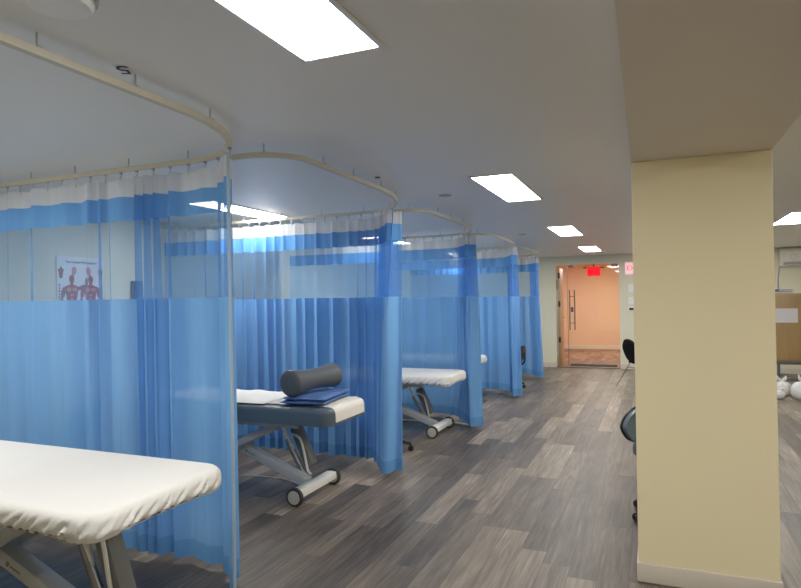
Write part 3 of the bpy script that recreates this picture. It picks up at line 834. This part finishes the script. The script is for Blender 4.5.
def figure_light(bm, cy, cz, s):
    for q in (-1, 1):
        ell(bm, cy+q*.03*s, cz+.06*s, .026*s, .02*s, 0, .0046); ell(bm, cy+q*.03*s, cz-.2*s, .012*s, .07*s, 0, .0046)
    for k in range(3): ell(bm, cy, cz+.01*s-.035*s*k, .02*s, .012*s, 0, .0046)
b = B(); figure(b, -.10, .0, 1.0, 1); obj('printed_figure', b, 'muscle', t, False)
b = B(); figure(b, .10, .0, 1.0); obj('printed_figure', b, 'muscle', t, False)
b = B(); figure_light(b, -.10, 0, 1); figure_light(b, .10, 0, 1); obj('printed_highlight', b, 'muscle2', t, False)
for cy, kind in ((-.21, 0), (-.075, 1), (.075, 1), (.21, 0)):
    b = B()
    if kind: ell(b, cy, .235, .026, .036); ell(b, cy+.008*(1 if cy > 0 else -1), .205, .018, .022, 0, .0037)
    else: poly(b, [(cy-.032, .245), (cy+.032, .245), (cy+.022, .215), (cy+.016, .16), (cy-.016, .16), (cy-.022, .215)]); ell(b, cy, .252, .012, .014, 0, .0037)
    obj('printed_detail', b, 'muscle2' if kind else 'muscle', t, False)
for cy in (-.225, .225):
    b = B()
    for k in range(6): bx(b, (.0035, cy, .10-.028*k), (.001, .018-.002*(k % 2), .018))
    obj('printed_column', b, 'muscle', t, False)

# wall phone
t = thing('wall_phone', 'dark grey phone on the wall right of the anatomy chart', 'phone', (XL+.002, 4.70, 1.64))
b = B(); bx(b, (.02, 0, 0), (.04, .13, .19), bev=.012); obj('phone_body', b, 'phone', t)
b = B(); tube(b, smooth_path([(.05, -.035, -.085), (.068, -.035, -.05), (.066, -.035, .05), (.05, -.035, .085)], 5), [.02]*5+[.014]*5+[.02]*6, 10); obj('handset', b, 'phone', t)
b = B(); tube(b, [(.03+.008*math.cos(k*.9), .05+.008*math.sin(k*.9), -.09-.003*k) for k in range(60)], .002, 5); obj('cord', b, 'ink', t)

# things on end wall right of door
b = B(); bx(b, (0, 0, 0), (.13, .003, .17)); o = obj('wall_notice', b, 'plate', None, False); o.location = (-.42, YE-.003, 1.68); tag(o, 'white paper notice on the end wall under the EXIT sign', 'notice')
b = B(); bx(b, (0, 0, 0), (.13, .003, .15)); o = obj('wall_notice', b, 'plate', None, False); o.location = (-.42, YE-.003, 1.42); tag(o, 'lower white notice on the end wall, above the dark switch', 'notice')
t = thing('wall_switch', 'small dark switch on end wall right of the glass door', 'switch', (-.43, YE, 1.245))
b = B(); bx(b, (0, -.006, 0), (.12, .012, .09), bev=.003); obj('plate', b, 'plate', t)
b = B(); bx(b, (.0, -.016, 0), (.085, .012, .05), bev=.003); obj('rocker', b, 'black', t)

# air conditioner on end wall at right
t = thing('air_conditioner', 'white wall air conditioner high on the right', 'air conditioner', (2.62, YE, 2.19))
b = B()
pr = [(0, -.165), (0, .165), (-.19, .165), (-.235, .12), (-.235, -.06), (-.17, -.155), (-.05, -.165)]
A_, C_ = [b.verts.new((-.42, y, z)) for y, z in pr], [b.verts.new((.42, y, z)) for y, z in pr]
b.faces.new(A_); b.faces.new(C_[::-1])
for i in range(len(pr)): b.faces.new((A_[i], C_[i], C_[(i+1) % len(pr)], A_[(i+1) % len(pr)]))
obj('housing', b, 'plate', t, False)
b = B(); bx(b, (0, -.205, -.118), (.76, .004, .06), Matrix.Rotation(R(35), 3, 'X'), bev=.001); obj('louver', b, 'sprk', t)
b = B(); tube(b, [(-.22+.05*math.cos(k*PI/12), -.237, .0+.05*math.sin(k*PI/12)) for k in range(25)], .003, 5, False); obj('emblem', b, 'sprk', t)
b = B(); tube(b, smooth_path([(2.22, YE-.02, 2.10), (2.18, YE-.015, 1.8), (2.19, YE-.015, 1.4)], 6), .010, 6); o = obj('drain_pipe', b, 'gunmetal'); tag(o, 'thin grey pipe running down the wall from the air conditioner', 'pipe')

# wood cabinet at right with paper, binders and bags
CYy = 11.0
t = thing('wood_cabinet', 'oak laminate cabinet on a dark stand at the right, behind white bags', 'cabinet', (2.35, CYy, 0))
b = B(); bx(b, (0, .225, .985), (1.2, .45, 1.05), bev=.004); obj('body', b, 'cab_wood', t)
for s in (-1, 1):
    b = B(); bx(b, (s*.30, -.008, .985), (.585, .016, 1.02), bev=.003); obj('door', b, 'cab_wood', t)
b = B(); bx(b, (0, .225, .435), (1.22, .47, .05), bev=.004); obj('stand_top', b, 'dark_steel', t)
for sx in (-1, 1):
    for sy in (0, 1):
        b = B(); bx(b, (sx*.57, .04+sy*.38, .205), (.04, .04, .41), bev=.003); obj('leg', b, 'dark_steel', t)
b = B(); bx(b, (0, .225, .16), (1.12, .38, .02), bev=.003); obj('lower_shelf', b, 'dark_steel', t)
b = B(); bx(b, (0, 0, 0), (.34, .002, .22)); o = obj('paper_notice', b, 'poster', None, False); o.location = (1.87, CYy-.0185, 1.17); tag(o, 'white sheet of paper taped to the oak cabinet front', 'notice')
for i, (x, z, ww) in enumerate([(1.86, 1.51, .26), (1.88, 1.545, .22)]):
    t = thing('ring_binder', ['lower navy binder lying on top of the oak cabinet', 'upper navy binder stacked on top of the oak cabinet'][i], 'binder', (x, CYy+.16, z), R(4*i), 'navy binders on the cabinet')
    b = B(); bx(b, (0, 0, .003), (ww, .28, .003)); bx(b, (0, 0, .031), (ww, .28, .003)); bx(b, (-ww/2+.002, 0, .017), (.004, .28, .031)); obj('cover', b, 'navy', t)
    b = B(); bx(b, (.01, 0, .017), (ww-.03, .26, .024)); obj('pages', b, 'poster', t)
def bag(loc, r, seed, label, ear=1):
    rg = random.Random(seed); o = [rg.uniform(0, 6) for _ in range(6)]
    t = thing('tied_bag', label, 'bag', loc, rg.uniform(0, 6), 'tied white plastic bags on the floor')
    b = B(); rings = []; N = 40
    for i in range(22):
        a = PI*i/21; z = r*.86*(1-math.cos(a)); rr = r*math.sin(a)**.75
        if i >= 19: rr = max(rr, .018)
        ring = []
        for k in range(N):
            th = 2*PI*k/N
            w = 1+.07*math.sin(3*th+o[0]+z*9)+.035*math.sin(7*th+o[1])+(.10*math.sin(11*th+o[2])*(z/(1.7*r))**3)
            ring.append(b.verts.new((rr*w*math.cos(th), rr*w*math.sin(th), max(0, z))))
        rings.append(ring)
    for i in range(21):
        for k in range(N): b.faces.new((rings[i][k], rings[i][(k+1) % N], rings[i+1][(k+1) % N], rings[i+1][k]))
    b.faces.new(rings[0][::-1]); b.faces.new(rings[-1]); bmesh.ops.remove_doubles(b, verts=b.verts, dist=.0005)
    obj('bag_body', b, 'bag', t, True, 80)
    for s in (-1, 1)[:1+(ear > 0)]:
        b = B(); tube(b, smooth_path([(0, 0, r*1.68), (s*.02, .005, r*1.85), (s*.05, 0, r*2.1), (s*.055, .01, r*2.4)], 4), [.016, .017, .018, .02, .022, .023, .024, .022, .02, .015, .012, .008, .003], 8); obj('bag_ear', b, 'bag', t)
    return t
bag((1.72, 10.45, 0), .125, 3, 'tied white bag on the floor, right beside the pillar edge')
bag((1.93, 10.12, 0), .15, 5, 'larger tied white bag on the floor in front of the oak cabinet, rightmost')
bag((1.63, 10.12, 0), .075, 8, 'smallest tied white bag on the floor, in front of the others')

# ------------------------------------------------------------------ world, camera, view
w_ = bpy.data.worlds.new('world'); bpy.context.scene.world = w_; w_.use_nodes = True
w_.node_tree.nodes['Background'].inputs[0].default_value = (.5, .55, .6, 1); w_.node_tree.nodes['Background'].inputs[1].default_value = .05
F_, YAW, PIT, ROL = 607.937, R(22.611), R(.5635), R(.8597)
fwd0 = Vector((-math.sin(YAW), math.cos(YAW), 0)); r0 = Vector((math.cos(YAW), math.sin(YAW), 0)); up = Vector((0, 0, 1))
fw = fwd0*math.cos(PIT)+up*math.sin(PIT); u0 = up*math.cos(PIT)-fwd0*math.sin(PIT)
rt = r0*math.cos(ROL)-u0*math.sin(ROL); uu = r0*math.sin(ROL)+u0*math.cos(ROL)
cam = bpy.data.cameras.new('camera'); co = bpy.data.objects.new('camera', cam); col.objects.link(co)
mw = Matrix((rt, uu, -fw)).transposed().to_4x4(); mw.translation = Vector((0, 0, 1.5)); co.matrix_world = mw
cam.sensor_width = 36; cam.lens = F_/801*36; cam.clip_start = .05
bpy.context.scene.camera = co
vs_ = bpy.context.scene.view_settings
vs_.view_transform = 'Standard'; vs_.look = 'None'; vs_.exposure = 1.2; vs_.gamma = 1.13
bpy.context.scene.cycles.max_bounces = 12; bpy.context.scene.cycles.transparent_max_bounces = 24; bpy.context.scene.cycles.diffuse_bounces = 6
